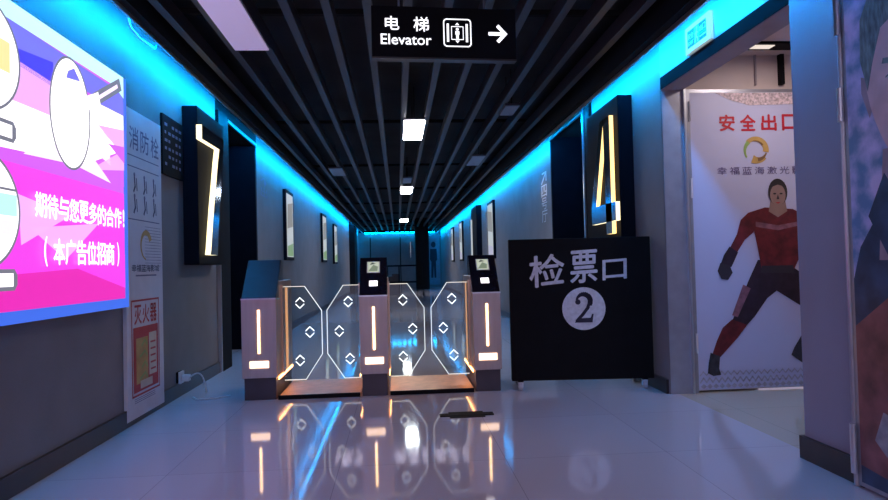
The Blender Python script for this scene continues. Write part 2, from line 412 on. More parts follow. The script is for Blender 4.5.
m.fring(F, 4.38, 1.13, .10, .10, .045, M_ochre, .0015, a0=.4, a1=4.6, w1=.01, n=24)
m.chars(F, '幸福蓝海影城', 4.14, 4.6, .955, 1.00, M_ink, gap=.08, off=.0015, bold=.02); m.frect(F, 4.2, 4.55, .925, .935, M_ink2, .0015)
m.build('printed_notice', cab, recalc=False)
m = MB()
m.fline(F, [(4.13, .77), (4.58, .77), (4.58, .17), (4.13, .17)], .012, M_red, .0015, closed=True)
m.chars(F, '灭火器', 4.17, 4.54, .62, .74, M_red, gap=.15, off=.0015, bold=.02)
m.frect(F, 4.15, 4.56, .19, .60, M_red, .0015)
m.frect(F, 4.19, 4.38, .24, .53, M_ochre, .0025); m.frect(F, 4.40, 4.53, .27, .55, M_cream, .0025)
for i in range(4):
    m.fline(F, [(4.25+.03*(i % 2), .27+i*.07), (4.33, .30+i*.07), (4.36, .27+i*.07)], .016, M_olive, .0035)
for i in range(5): m.frect(F, 4.42, 4.51, .30+i*.045, .312+i*.045, M_red, .0035)
m.frect(F, 4.25, 4.45, .205, .255, M_cream, .0035)
for i in range(3): m.frect(F, 4.16, 4.5, .125+i*.012, .129+i*.012, M_ink2, .0015)
m.build('extinguisher_notice', cab, recalc=False)

# dark notice board between cabinet and number sign
nb = thing('notice_board', 'dark notice board with faint text lines between the white cabinet and the numeral 7', 'board', (-1.68, 4.98, 1.7))
m = MB(); m.box(-1.689, -1.672, 4.73, 5.17, 1.66, 2.10, M_matte); m.build('board', nb)
F = Frame((-1.672, 0, 0), (0, 1, 0), (0, 0, 1)); F.n = Vector((1, 0, 0)); m = MB()
for i in range(6):
    for j in range(5):
        if random.random() < .8: m.frect(F, 4.77+j*.075, 4.77+j*.075+random.uniform(.03, .06), 1.73+i*.058, 1.752+i*.058, M_ink2, .001)
m.build('text_lines', nb, recalc=False)

# socket and cable
sk = thing('wall_socket', 'small white wall socket with plug low on the left wall', 'socket', (XL, 5.08, .1))
m = MB(); m.box(-1.672, -1.655, 4.98, 5.07, .10, .19, M_plastic); m.box(-1.69, -1.672, 4.98, 5.07, .105, .19, M_matte); m.build('face_plate', sk, bevel=.004)
m = MB(); m.box(-1.655, -1.60, 5.00, 5.05, .115, .165, M_plastic); m.build('plug', sk, bevel=.006)
m = MB(); pts = []
for i in range(25):
    t = i/24
    pts.append((-1.60+.09*math.sin(t*1.6), 5.02+.10*t, max(.006, .14+.06*math.sin(t*2.6)-.17*t*t)))
m.tube(pts, .006, M_plastic, 6)
m.tube([(-1.55, 4.93, .008), (-1.50, 4.85, .008), (-1.38, 4.85, .008), (-1.28, 4.95, .008)], .006, M_plastic, 6)
tag(m.build('power_cable', smooth=True), 'thin white power cable curling from the wall socket to the floor', 'cable')

# black cable loop under the left ceiling edge
m = MB(); m.tube([(-1.575, 3.7, 2.53), (-1.57, 3.88, 2.51), (-1.565, 3.92, 2.42), (-1.565, 4.05, 2.40), (-1.565, 4.3, 2.42), (-1.575, 4.4, 2.50)], .007, M_alu, 8)
tag(m.build('hanging_cable', smooth=True), 'thin cable loop hanging from the left ceiling edge above the screen', 'cable')

# ------------------------------------------------------------------ number signs
M_post = [glow('lit_poster_white', (.75, .80, .80), .62), glow('lit_poster_tan', (.45, .42, .36), .5), glow('lit_poster_green', (.30, .50, .22), .6), glow('lit_poster_lilac', (.60, .58, .75), .7)]
def number_sign(side, y0, y1, digit, label, detail=True, z0=1.0, z1=2.27):
    """side -1: on the left wall, +1: on the right wall; thick black box with raised lit numeral"""
    xw = XL if side < 0 else XR; xf = xw-side*.12
    t = thing('number_sign', label, 'sign', (xw, (y0+y1)/2, z0))
    m = MB(); m.box(min(xw-side*.001, xf), max(xw-side*.001, xf), y0, y1, z0, z1, M_black); m.build('backboard', t, bevel=.006)
    m = MB(); D = Vector((-side*(.045 if digit == '7' else .034), 0, 0)); x = xf-side*.001
    def pr(pts, sm): m.prism([(x, a, b) for a, b in pts], D, M_mirror, sm)
    if digit == '7':
        pts = [(5.17, 2.11), (5.17, 1.995), (5.66, 2.0)]
        curve = [(5.66, 2.0), (5.61, 1.88), (5.55, 1.70), (5.48, 1.50), (5.42, 1.30), (5.37, 1.12), (5.35, 1.08)]
        right = [(5.56, 1.08), (5.58, 1.20), (5.63, 1.42), (5.70, 1.66), (5.76, 1.88), (5.80, 2.0), (5.80, 2.11)]
        o = y0-5.20
        pr([(a+o, b) for a, b in pts[:2]+[(5.66, 2.0), (5.80, 2.0), (5.80, 2.11)]], M_goldw)
        for i in range(len(curve)-1):
            a, b = curve[i], curve[i+1]; c, d = right[-2-i] if i < 6 else right[0], right[-3-i] if i < 5 else right[0]
            pr([(a[0]+o, a[1]), (b[0]+o, b[1]), (d[0]+o, d[1]), (c[0]+o, c[1])], M_goldw)
    elif digit == '4':
        o = y0-4.95
        pr([(5.06+o, 1.17), (5.20+o, 1.17), (5.22+o, 2.13), (5.06+o, 2.13)], M_gold)
        pr([(4.96+o, 1.27), (5.59+o, 1.27), (5.59+o, 1.42), (4.96+o, 1.42)], M_goldw)
        pr([(5.46+o, 1.42), (5.59+o, 1.42), (5.30+o, 2.13), (5.20+o, 2.13)], M_gold)
    else:
        F = Frame((x-side*.03, 0, 0), (0, -side, 0), (0, 0, 1))
        a0, a1 = sorted((-side*(y0+.12), -side*(y1-.12)))
        m.box(min(x, x-side*.03), max(x, x-side*.03), y1-.2, y1-.12, 1.15, 2.0, M_post[0])
    m.build('numeral', t)
    return t
number_sign(-1, 5.20, 5.97, '7', 'black box sign with glowing numeral 7 on the left wall')
number_sign(1, 4.95, 5.78, '4', 'black box sign with glowing golden numeral 4 on the right wall')
number_sign(1, 14.2, 15.2, 'x', 'distant black number sign jutting from the right wall beyond the gates')
# ------------------------------------------------------------------ lit poster frames down the corridor
def light_box(side, y0, y1, z0, z1, label):
    xw = XL if side < 0 else XR
    t = thing('poster_light_box', label, 'poster', (xw, (y0+y1)/2, z0), None)
    a, b = sorted((xw-side*.001, xw-side*.045))
    m = MB(); m.box(a, b, y0, y1, z0, z1, M_black); m.build('frame', t)
    F = Frame((xw-side*.046, 0, 0), (0, 1, 0), (0, 0, 1)); F.n = Vector((-side, 0, 0)); m = MB()
    m.frect(F, y0+.06, y1-.06, z0+.05, z1-.05, M_post[0], 0)
    h = z1-z0
    m.fpoly(F, [(y0+.1, z0+.45*h), (y1-.1, z0+.5*h), (y1-.1, z0+.85*h), (y0+.15, z0+.8*h)], M_post[1], .002)
    m.fpoly(F, [(y0+.1, z0+.06*h), (y1-.1, z0+.06*h), (y1-.1, z0+.25*h), (y0+.1, z0+.2*h)], M_post[2] if side < 0 else M_post[3], .002)
    m.build('printed_sheet', t, recalc=False)
    return t
light_box(-1, 9.65, 10.35, 1.08, 2.14, 'nearest lit poster frame on the left wall beyond the gates')
light_box(-1, 14.3, 15.1, 1.08, 2.16, 'second lit poster frame along the left wall beyond the gates')
light_box(-1, 16.9, 17.7, 1.05, 2.1, 'third and farthest lit poster frame on the left wall')
light_box(1, 12.2, 13.0, 1.05, 2.18, 'nearest lit poster frame on the right wall, above the right gate post')
light_box(1, 18.2, 19.0, 1.05, 2.2, 'second lit poster frame on the right wall, past the distant number sign')
light_box(1, 21.2, 22.0, 1.05, 2.2, 'third lit poster frame far down the right wall')

# small vertical wall decals
def decal(side, y0, y1, z0, z1, body, label):
    xw = XL if side < 0 else XR
    F = Frame((xw, 0, 0), (0, -side, 0), (0, 0, 1)); m = MB()
    n = len(body); h = (z1-z0)/n
    a0, a1 = sorted((-side*y0, -side*y1))
    for i, c in enumerate(body): m.text(F, c, a0, a1, z1-(i+1)*h+h*.08, z1-i*h, M_alu if side > 0 else M_ink2, off=.006)
    return tag(m.build('wall_lettering', recalc=False), label, 'lettering')
decal(-1, 8.1, 8.5, 1.86, 2.12, '↑出', 'small dim lettering on the left wall just past the black portal')
decal(1, 7.9, 8.2, 1.45, 2.1, '↗四号厅', 'small vertical silver lettering on the right wall past the black portal')

# ------------------------------------------------------------------ ceiling lamps
def lamp(x0, x1, y0, y1, lit, label, group, z=2.47, mm=None):
    t = thing('ceiling_light', label, 'ceiling light', ((x0+x1)/2, (y0+y1)/2, z), group)
    m = MB(); m.box(x0, x1, y0, y1, z+.008, z+.028, M_alu if lit else M_plinth)
    for yy in (y0+.06, y1-.06): m.tube([((x0+x1)/2, yy, z+.028), ((x0+x1)/2, yy, ZC)], .004, M_matte, 6)
    m.build('housing', t)
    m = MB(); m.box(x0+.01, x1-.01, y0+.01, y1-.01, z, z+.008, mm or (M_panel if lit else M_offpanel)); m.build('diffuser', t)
lamp(.09, .33, 6.70, 7.72, 1, 'nearest bright white lit panel in the middle of the ceiling', 'lit ceiling panels')
lamp(.08, .33, 12.4, 13.5, 1, 'second lit white ceiling panel along the corridor', 'lit ceiling panels')
lamp(.10, .38, 21.0, 22.3, 1, 'third and farthest lit white ceiling panel', 'lit ceiling panels')
lamp(-1.10, -.85, 3.30, 4.50, 0, 'large lavender ceiling panel with added glow, nearest the viewer at upper left', 'ceiling panels with added glow')
lamp(1.07, 1.22, 6.10, 6.50, 0, 'smallest unlit grey panel on the right of the ceiling', 'unlit ceiling panels', mm=M_offpanel2)
lamp(1.08, 1.28, 8.95, 9.80, 0, 'unlit grey ceiling panel at right, farther than the smallest one', 'unlit ceiling panels', mm=M_offpanel2)
lamp(.12, .28, 11.1, 11.8, 0, 'unlit grey ceiling panel just before the second lit panel', 'unlit ceiling panels', mm=M_offpanel2)
lamp(-1.04, -.82, 9.9, 10.7, 0, 'unlit grey ceiling panel on the left over the first lit poster', 'unlit ceiling panels', mm=M_offpanel2)

# ------------------------------------------------------------------ elevator sign
el = thing('elevator_sign', 'black hanging sign reading Elevator in Chinese and English with white arrow', 'sign', (.28, 3.42, 2.05))
el.rotation_euler = (0, 0, 0)
ang = math.radians(4)
u = Vector((math.cos(ang), math.sin(ang), 0)); o = Vector((-.111, 3.40, 2.06)); F = Frame(o, u, (0, 0, 1))
m = MB(); m.fpoly(F, [(0, .01), (.79, .01), (.79, .285), (0, .285)], M_matte, -.05, .05)
m.build('housing', el, bevel=.003)
m = MB(); m.fpoly(F, [(0, 0), (.79, 0), (.79, .009), (0, .009)], M_base, -.052, .054); m.build('edge_trim', el)
for a in (.15, .62):
    m = MB(); m.tube([F.p(a, .285, -.025), F.p(a, ZC-2.06, -.025)], .006, M_alu); m.build('hanging_rod', el)
m = MB()
m.text(F, '电', .072, .147, .155, .228, M_white, .002, bold=.012); m.text(F, '梯', .225, .308, .150, .228, M_white, .002, bold=.012)
m.text(F, 'Elevator', .048, .32, .076, .132, M_white, .002, bold=.014)
# lift pictogram
ca, cb, w = .463, .147, .074
rr = .018; loop = []
for cx_, cz_, t0 in ((ca+w-rr, cb+w-rr, 0), (ca-w+rr, cb+w-rr, math.pi/2), (ca-w+rr, cb-w+rr, math.pi), (ca+w-rr, cb-w+rr, 1.5*math.pi)):
    loop += [(cx_+rr*math.cos(t0+i*math.pi/10), cz_+rr*math.sin(t0+i*math.pi/10)) for i in range(6)]
m.fline(F, loop, .0065, M_white, .002, closed=True)
for s_ in (-1, 1): m.frect(F, ca+s_*.052-.006, ca+s_*.052+.006, cb-.050, cb+.050, M_white, .002)
m.fline(F, [(ca-.032, cb-.036), (ca+.032, cb-.036), (ca+.032, cb+.034), (ca-.032, cb+.034)], .004, M_white, .002, closed=True)
m.fdisc(F, ca, cb+.020, .008, .008, M_white, .002, n=12); m.frect(F, ca-.011, ca+.011, cb-.010, cb+.010, M_white, .002); m.frect(F, ca-.007, ca+.007, cb-.032, cb-.010, M_white, .002)
for d in (-1, 1): m.fpoly(F, [(ca-.012, cb+d*.042), (ca+.012, cb+d*.042), (ca, cb+d*.056)], M_white, .002)
m.build('lettering', el, recalc=False)
m = MB(); ca = .69
m.fline(F, [(ca-.045, cb), (ca+.03, cb)], .019, M_white, .002)
m.fline(F, [(ca+.002, cb+.038), (ca+.038, cb), (ca+.002, cb-.038)], .019, M_white, .003)
m.build('arrow', el, recalc=False)

# ------------------------------------------------------------------ exit sign above the recess
ex = thing('exit_sign', 'small green exit sign with white border over the doorway header', 'sign', (XR, 3.78, 2.25))
m = MB(); m.box(XR-.025, XR-.001, 3.62, 3.94, 2.245, 2.415, glow('exit_border', (.75, 1, .95), .35, (.3, .3, .3))); m.build('frame', ex, bevel=.003)
F = Frame((XR-.0255, 0, 0), (0, -1, 0), (0, 0, 1)); m = MB(); dk = mat('exit_dark', (.005, .03, .03), .5); wg = glow('exit_pale', (.30, .95, .80), .55)
m.frect(F, -3.905, -3.655, 2.275, 2.385, glow('exit_green', (.02, .40, .32), .5), .001)
m.build('sign_face', ex, recalc=False); m = MB()
for a in (-3.90, -3.745): m.frect(F, a, a+.085, 2.28, 2.38, dk, .0015)
m.chars(F, '安全', -3.895, -3.82, 2.33, 2.365, wg, gap=.08, off=.002); m.chars(F, '出口', -3.74, -3.665, 2.33, 2.365, wg, gap=.08, off=.002)
m.text(F, 'EXIT', -3.89, -3.825, 2.29, 2.312, wg, .002); m.fline(F, [(-3.735, 2.30), (-3.67, 2.30)], .008, wg, .002); m.fpoly(F, [(-3.67, 2.288), (-3.67, 2.312), (-3.662, 2.30)], wg, .002)
m.fdisc(F, -3.775, 2.368, .009, .009, wg, .002, n=12)
m.fline(F, [(-3.778, 2.352), (-3.785, 2.322), (-3.80, 2.29)], .012, wg, .002); m.fline(F, [(-3.785, 2.322), (-3.768, 2.305), (-3.764, 2.286)], .010, wg, .002)
m.fline(F, [(-3.80, 2.335), (-3.78, 2.35), (-3.762, 2.335)], .007, wg, .002)
m.build('pictogram', ex, recalc=False)

# ------------------------------------------------------------------ poster on the exit door
M_paper = mat('poster_paper', (.52, .53, .76), .45, noise=.03, nscale=2)
M_redp = mat('print_red', (.50, .01, .03), .5, noise=.05); M_pale = mat('print_pale', (.60, .48, .52), .6, noise=.5, nscale=60)
M_zig = mat('print_zigzag', (.40, .39, .50), .6, noise=.2, nscale=30)
pw = thing('exit_poster', 'pale lilac poster on the exit door with red Chinese exit lettering', 'poster', (2.7, 4.42, .02))
m = MB(); m.box(2.105, 3.39, 4.418, 4.424, .02, 2.135, M_paper); m.build('paper', pw)
F = Frame((0, 4.417, 0), (1, 0, 0), (0, 0, 1))
m = MB(); m.fpoly(F, [(2.3, 2.135), (3.39, 2.135), (3.39, 2.06), (2.55, 2.045), (2.42, 2.08)], M_pale, .001)
n = 28
for i in range(n):
    a = 2.12+i*.045; m.fline(F, [(a, .12), (a+.0225, .145), (a+.045, .12)], .008, M_zig, .001); m.fline(F, [(a, .07), (a+.0225, .10), (a+.045, .07)], .010, M_zig, .001)
    m.fpoly(F, [(a, .04), (a+.0225, .025), (a+.045, .04), (a+.0225, .06)], M_zig, .001)
m.build('printed_border', pw, recalc=False)
m = MB(); m.chars(F, '安全出口', 2.325, 2.905, 1.862, 1.975, M_redp, gap=.42, off=.0015, bold=.03); m.build('red_lettering', pw, recalc=False)
m = MB()
c = (2.588, 1.72)
m.fring(F, *c, .098, .098, .045, M_ochre, .0015, a0=-.2, a1=2.4, w1=.03, n=20); m.fring(F, *c, .092, .092, .03, M_olive, .0018, a0=2.3, a1=3.8, w1=.012, n=14)
m.fring(F, *c, .098, .098, .06, M_ochre, .0018, a0=4.3, a1=5.6, w1=.03, n=14); m.fring(F, c[0], c[1], .085, .085, .03, M_brown, .002, a0=4.9, a1=6.0, w1=.01, n=14)
m.fring(F, c[0], c[1], .07, .07, .015, M_brown, .002, a0=.6, a1=2.0, w1=.004, n=14)
m.build('logo', pw, recalc=False)
M_pur = mat('print_purple', (.10, .07, .22), .5)
m = MB(); m.chars(F, '幸福蓝海激光影城', 2.295, 3.02, 1.545, 1.60, M_pur, gap=.28, off=.0015, bold=-.005); m.build('small_lettering', pw, recalc=False)
# generic printed athlete: plain dark red top, dark trousers
M_top = mat('print_maroon', (.13, .012, .02), .5, noise=.45, nscale=14); M_trs = mat('print_charcoal', (.022, .012, .028), .5, noise=.4, nscale=14)
M_skin = mat('print_skin', (.30, .19, .17), .5, noise=.1); M_hair = mat('print_hair', (.02, .016, .02), .5); M_shoe = mat('print_shoe', (.03, .03, .045), .5, noise=.4, nscale=30)
M_hl = mat('print_highlight', (.24, .10, .14), .5, noise=.4, nscale=20); M_gl = mat('print_glove', (.03, .025, .04), .5)
m = MB()
sx = lambda px, py: (2.0+(px-672)/144.0*1.0+.0, 0)
def Q(px, py):   # photo-scale drawing units to metres on the sheet
    return (2.033+(px-678)/141.0*.983+(380-py)*.0002, 2.135-(py-95)/141.0*1.018+.0)
def PP(pts, mm, off): m.fpoly(F, [Q(*p) for p in pts], mm, off)
PP([(752, 262), (780, 262), (790, 270), (822, 292), (830, 300), (822, 318), (800, 310), (772, 293), (762, 300)], M_trs, .0020)       # far thigh
PP([(806, 300), (828, 300), (820, 340), (812, 352), (800, 340)], M_trs, .0022)
PP([(800, 335), (814, 342), (812, 368), (800, 366), (787, 357), (790, 350)], M_shoe, .0024)
PP([(752, 262), (776, 272), (768, 292), (748, 318), (738, 328), (724, 322), (732, 304), (742, 282)], M_trs, .0028)   # near thigh
PP([(724, 320), (740, 326), (730, 338), (716, 352), (708, 360), (702, 356), (708, 340), (714, 328)], M_top, .0030)
PP([(701, 352), (711, 356), (710, 368), (712, 374), (704, 375), (698, 372), (699, 362)], M_shoe, .0032)
PP([(742, 215), (760, 210), (790, 212), (806, 220), (804, 240), (796, 262), (790, 274), (756, 272), (752, 250), (748, 232)], M_top, .0034)   # torso
PP([(742, 215), (752, 222), (748, 234), (738, 242), (730, 254), (722, 250), (730, 236), (734, 222)], M_top, .0036)
PP([(722, 248), (731, 254), (724, 268), (716, 272), (712, 266), (716, 256)], M_trs, .0038)
PP([(712, 264), (722, 267), (725, 274), (720, 281), (713, 280), (709, 272)], M_gl, .0040)
PP([(796, 214), (812, 222), (824, 246), (816, 252), (802, 238)], M_top, .0036)
PP([(750, 224), (774, 228), (800, 224), (800, 228), (774, 233), (750, 229)], M_hl, .0042)
PP([(756, 268), (790, 268), (791, 276), (755, 275)], M_gl, .0043)
PP([(736, 286), (744, 290), (730, 318), (724, 316)], M_hl, .0041)
PP([(766, 204), (782, 204), (784, 214), (774, 220), (764, 214)], M_skin, .0044)
m.fdisc(F, *Q(774, 195), .072, .098, M_hair, .0046, n=24)
m.fdisc(F, *Q(774, 198), .058, .080, M_skin, .0050, n=24)
PP([(766, 190), (768, 185), (781, 185), (783, 190), (774, 187.5)], M_hair, .0054)
for d in (-3.4, 3.4): m.fdisc(F, *Q(774+d, 196.5), .012, .006, M_hair, .0054, n=10)
PP([(774, 197), (775.5, 202), (772.5, 202)], M_gl, .0054); PP([(771, 205), (777, 205), (774, 206.5)], M_redp, .0054)
m.build('printed_person', pw, recalc=False)

# recess lamp
rl = thing('recess_light', 'small recessed ceiling lamp inside the exit recess', 'ceiling light', (2.56, 4.25, 2.40))
m = MB(); m.box(2.36, 2.80, 4.16, 4.30, 2.405, 2.42, M_matte); m.build('housing', rl)
m = MB(); m.box(2.44, 2.62, 4.19, 4.26, 2.40, 2.405, glow('recess_lamp', (1, .85, .75), .9)); m.build('diffuser', rl)

# ------------------------------------------------------------------ movie poster door on the right
mp = thing('poster_door', 'door leaf covered by a film poster of a short haired man in dark jacket', 'door', (XR-.02, 1.95, .0))
def postmat():
    m = mat('poster_backdrop', (.30, .33, .60), .35); nt = m.node_tree; b = nt.nodes['Principled BSDF']
    tc = nt.nodes.new('ShaderNodeTexCoord'); n = nt.nodes.new('ShaderNodeTexNoise'); n.inputs['Scale'].default_value = 9; n.inputs['Detail'].default_value = 6
    nt.links.new(tc.outputs['Object'], n.inputs['Vector']); r = nt.nodes.new('ShaderNodeValToRGB')
    r.color_ramp.elements[0].position = .38; r.color_ramp.elements[0].color = (.13, .27, .52, 1); r.color_ramp.elements[1].position = .62; r.color_ramp.elements[1].color = (.66, .62, .92, 1)
    nt.links.new(n.outputs['Fac'], r.inputs[0]); nt.links.new(r.outputs[0], b.inputs['Base Color']); return m
M_pb = postmat()
M_jk = mat('jacket_print', (.03, .06, .13), .35, noise=.4, nscale=10); M_jk2 = mat('jacket_warm_print', (.20, .07, .08), .35, noise=.5, nscale=8)
M_hr = mat('hair_print', (.15, .22, .24), .4, noise=.5, nscale=60, stretch=(1, 1, .3)); M_fc = mat('face_print', (.66, .50, .55), .4, noise=.12, nscale=12)
M_fc2 = mat('face_shade_print', (.36, .28, .36), .4, noise=.2, nscale=12); M_hand = mat('hand_print', (.30, .30, .36), .4, noise=.3, nscale=20)
m = MB(); m.box(XR-.035, XR-.004, 1.35, 2.505, .012, 2.35, M_jamb); m.build('leaf', mp)
F = Frame((XR-.036, 0, 0), (0, -1, 0), (0, 0, 1))    # u = -y
m = MB(); m.frect(F, -2.485, -1.38, .03, 2.32, M_pb, .0005)
def face(pts, mm, off): m.fpoly(F, pts, mm, off)
cu = -2.13; K = 1.32
def H(a, b): return (cu+a*K, 1.56+b*K)
face([(-2.485, .03), (-1.38, .03), (-1.38, .95), (-1.70, 1.08), (-1.95, 1.15), (-2.25, 1.15), (-2.36, 1.08), (-2.44, .98), (-2.485, .85)], M_jk, .0015)
face([(-2.485, .10), (-2.12, .06), (-2.12, .70), (-2.28, .80), (-2.485, .66)], M_jk2, .0020)
face([H(-.16, -.48), H(.16, -.48), H(.13, -.16), H(-.13, -.16)], M_fc2, .0022)
face([(-2.39, 1.10), (-2.30, 1.26), (-2.14, 1.02), (-2.24, .85)], M_jk, .0024)
face([(-1.81, 1.10), (-1.90, 1.26), (-2.06, 1.02), (-1.96, .85)], M_jk, .0024)
n = 36
face([H(.182*math.cos(2*math.pi*i/n)*(1 if math.sin(2*math.pi*i/n) > 0 else 1-.28*abs(math.sin(2*math.pi*i/n))), .02+.27*math.sin(2*math.pi*i/n)) for i in range(n)], M_fc, .0030)
for s_ in (-1, 1):
    face([H(s_*.175, -.06), H(s_*.205, .02), H(s_*.205, .07), H(s_*.18, .06), H(s_*.165, -.04)], M_fc2, .0028)
face([H(-.178, .02), H(-.205, .12), H(-.20, .24), H(-.14, .34), H(-.04, .38), H(.06, .38), H(.15, .34), H(.20, .24), H(.205, .12), H(.178, .02), H(.16, .12), H(.13, .20), H(.05, .22), H(-.05, .22), H(-.12, .19), H(-.155, .10)], M_hr, .0036)
for s_ in (-1, 1):
    face([H(s_*.035, .085), H(s_*.115, .10), H(s_*.12, .085), H(s_*.04, .068)], M_hr, .0036)
    face([H(s_*.045, .04), H(s_*.075, .052), H(s_*.105, .04), H(s_*.075, .028)], M_ltgrey, .0036)
    m.fdisc(F, *H(s_*.075, .04), .013, .013, M_ink, .0040, n=12)
    m.fline(F, [H(s_*.045, .043), H(s_*.075, .055), H(s_*.105, .043)], .006, M_hr, .0042)
face([H(0, .04), H(.028, -.06), H(-.028, -.06)], M_fc2, .0036)
face([H(-.06, -.125), H(-.02, -.11), H(.02, -.11), H(.06, -.125), H(0, -.14)], M_jk2, .0036)
m.fline(F, [(-2.20, 1.12), (-2.24, 1.0), (-2.285, .85), (-2.295, .6), (-2.29, .42)], .010, M_ltgrey, .0044)
face([(-2.40, .22), (-2.35, .34), (-2.26, .32), (-2.20, .20), (-2.26, .12), (-2.29, .20), (-2.34, .17)], M_hand, .0046)
m.build('printed_sheet', mp, recalc=False)
m = MB(); m.tube([(XR-.03, 2.522, .005), (XR-.03, 2.522, 2.4)], .012, M_jamb); m.build('edge_post', mp)
for z0, z1 in ((.06, .26), (1.50, 1.64), (1.86, 2.02)):
    m = MB(); m.tube([(XR-.052, 2.508, z0), (XR-.052, 2.508, z1)], .012, M_alu, 10); m.build('hinge', mp)

# ------------------------------------------------------------------ ticket gates
def diamond(m, F, a, b, s=.036):
    for sg in (1, -1):
        m.fline(F, [(a-s*.85, b+sg*s*.28), (a, b+sg*s*1.1), (a+s*.85, b+sg*s*.28)], .0065, M_mark, .0)
def gate(x0, x1, sides, screen, label, reach, y0=4.75):
    g = thing('ticket_gate', label, 'turnstile', ((x0+x1)/2, y0+.35, 0), 'ticket gate posts')
    P = lambda pts: [(x0, y0+a, b) for a, b in pts]
    w = (x1-x0, 0, 0)
    m = MB(); m.prism([(x0+.012, y0+.015+a, b) for a, b in [(0, 0), (0, .16), (.68, .16), (.68, 0)]], (x1-x0-.024, 0, 0), M_plinth); m.build('plinth', g, bevel=.004)
    m = MB(); m.prism(P([(0, .16), (0, .735), (.125, .735), (.125, .86), (.68, .86), (.68, .16)]), w, M_gateside); m.build('body', g, bevel=.006)
    m = MB(); m.box(x0+.002, x1-.002, y0-.006, y0, .162, .735, M_gate); m.build('front_cover', g, bevel=.002)
    M_h = M_gatehead if screen else M_bluehead
    m = MB(); m.prism([(x0+.002, y0+a, b) for a, b in [(-.004, .738), (.25, 1.02), (.33, 1.02), (.33, .863), (.128, .863), (.128, .738)]], (x1-x0-.004, 0, 0), M_h); m.build('sloping_head', g, bevel=.005)
    m = MB(); m.box(x0, x1, y0-.008, y0+.002, .730, .740, M_alu); m.build('edge_trim', g)
    # slope frame for head fittings
    d = Vector((0, .254, .282)).normalized(); F = Frame(Vector((x0, y0-.004, .738)), (1, 0, 0), d)
    W_ = x1-x0
    if screen:
        m = MB(); m.frect(F, W_/2-.050, W_/2+.050, .22, .335, M_plastic, .0005, .002)
        m.frect(F, W_/2-.044, W_/2+.044, .225, .33, glow('scanner_view', (.66, .72, .58), .8), .003, .001)
        m.fpoly(F, [(W_/2-.04, .235), (W_/2+.03, .235), (W_/2+.035, .28), (W_/2, .30)], glow('scanner_view_green', (.32, .40, .28), .6), .0045)
        m.fpoly(F, [(W_/2-.03, .30), (W_/2+.02, .31), (W_/2-.01, .325)], glow('scanner_view_dark', (.10, .12, .10), .5), .0046)
        m.build('display', g, recalc=False)
        m = MB(); m.frect(F, W_/2-.030, W_/2+.032, .090, .140, glow('reader_light', (1, .93, 1), 2.5), .0005, .003); m.build('card_reader', g)
    F = Frame((x0, y0-.007, 0), (1, 0, 0), (0, 0, 1))
    m = MB(); m.frect(F, W_/2-.008, W_/2+.008, .34, .655, M_strip, 0, .004); m.build('light_strip', g)
    m = MB(); m.frect(F, W_/2-.068, W_/2+.068, .235, .285, M_label, 0, .004)
    m.build('indicator_light', g)
    for s_ in sides:
        xs = x1 if s_ > 0 else x0
        m = MB(); a, b = sorted((xs+s_*.0005, xs+s_*.006))
        m.box(a, b, y0+.38, y0+.46, .18, .80, M_amber); m.box(a, b, y0+.04, y0+.66, .14, .158, M_amber2); m.build('side_light', g)
        m = MB(); a, b = sorted((xs+s_*.0005, xs+s_*.012))
        m.box(a, b, y0+.20, y0+.30, .162, .83, M_gateside); m.build('hinge_column', g)
        # wing
        L = reach[0 if s_ < 0 else -1]; yw = y0+.25; Fw = Frame((xs, yw, 0), (1, 0, 0), (0, 0, 1)); q = lambda a: s_*a
        pts = [(.013, .812), (L-.127, .812), (L, .622), (L, .29), (L-.127, .098), (.013, .098)]
        m = MB(); m.fpoly(Fw, [(q(a), b) for a, b in pts], M_glass, -.004, .008); wg_ = m.build('glass_wing', g)
        m = MB()
        for i in range(5):
            a, b = pts[i], pts[i+1]; wd = .0045
            m.fline(Fw, [(q(a[0]), a[1]), (q(b[0]), b[1])], wd, M_edgew if i in (0, 4) else M_edge, -.005, .010)
        m.build('lit_edge', wg_)
        m = MB()
        for a, b in ((L-.164, .685), (L-.092, .46), (L-.170, .245)): 
            Fm = Frame((xs, yw-.0055, 0), (1, 0, 0), (0, 0, 1)); diamond(m, Fm, q(a), b)
        m.build('arrow_marks', wg_, recalc=False)
    return g
gate(-1.145, -.893, (1,), False, 'left ticket gate post with plain blue-grey sloping head and one glass wing', (.298,))
gate(-.293, -.083, (-1, 1), True, 'middle ticket gate post with small screen and a glass wing on each side', (.262, .278))
gate(.548, .758, (-1,), True, 'right ticket gate post with small screen, beside the black signboard', (.299,))
for (a, b, lab) in ((-.888, -.298, 'reflective steel floor plate between the left and middle gate posts'), (-.078, .543, 'reflective steel floor plate between the middle and right gate posts')):
    t = thing('floor_plate', lab, 'floor plate', ((a+b)/2, 5.05, 0), 'gate floor plates')
    m = MB(); m.box(a, b, 4.76, 5.42, 0, .022, M_plate); m.build('plate', t)
    m = MB(); m.box(a, b, 4.745, 4.76, 0, .03, M_matte); m.build('front_edge', t)

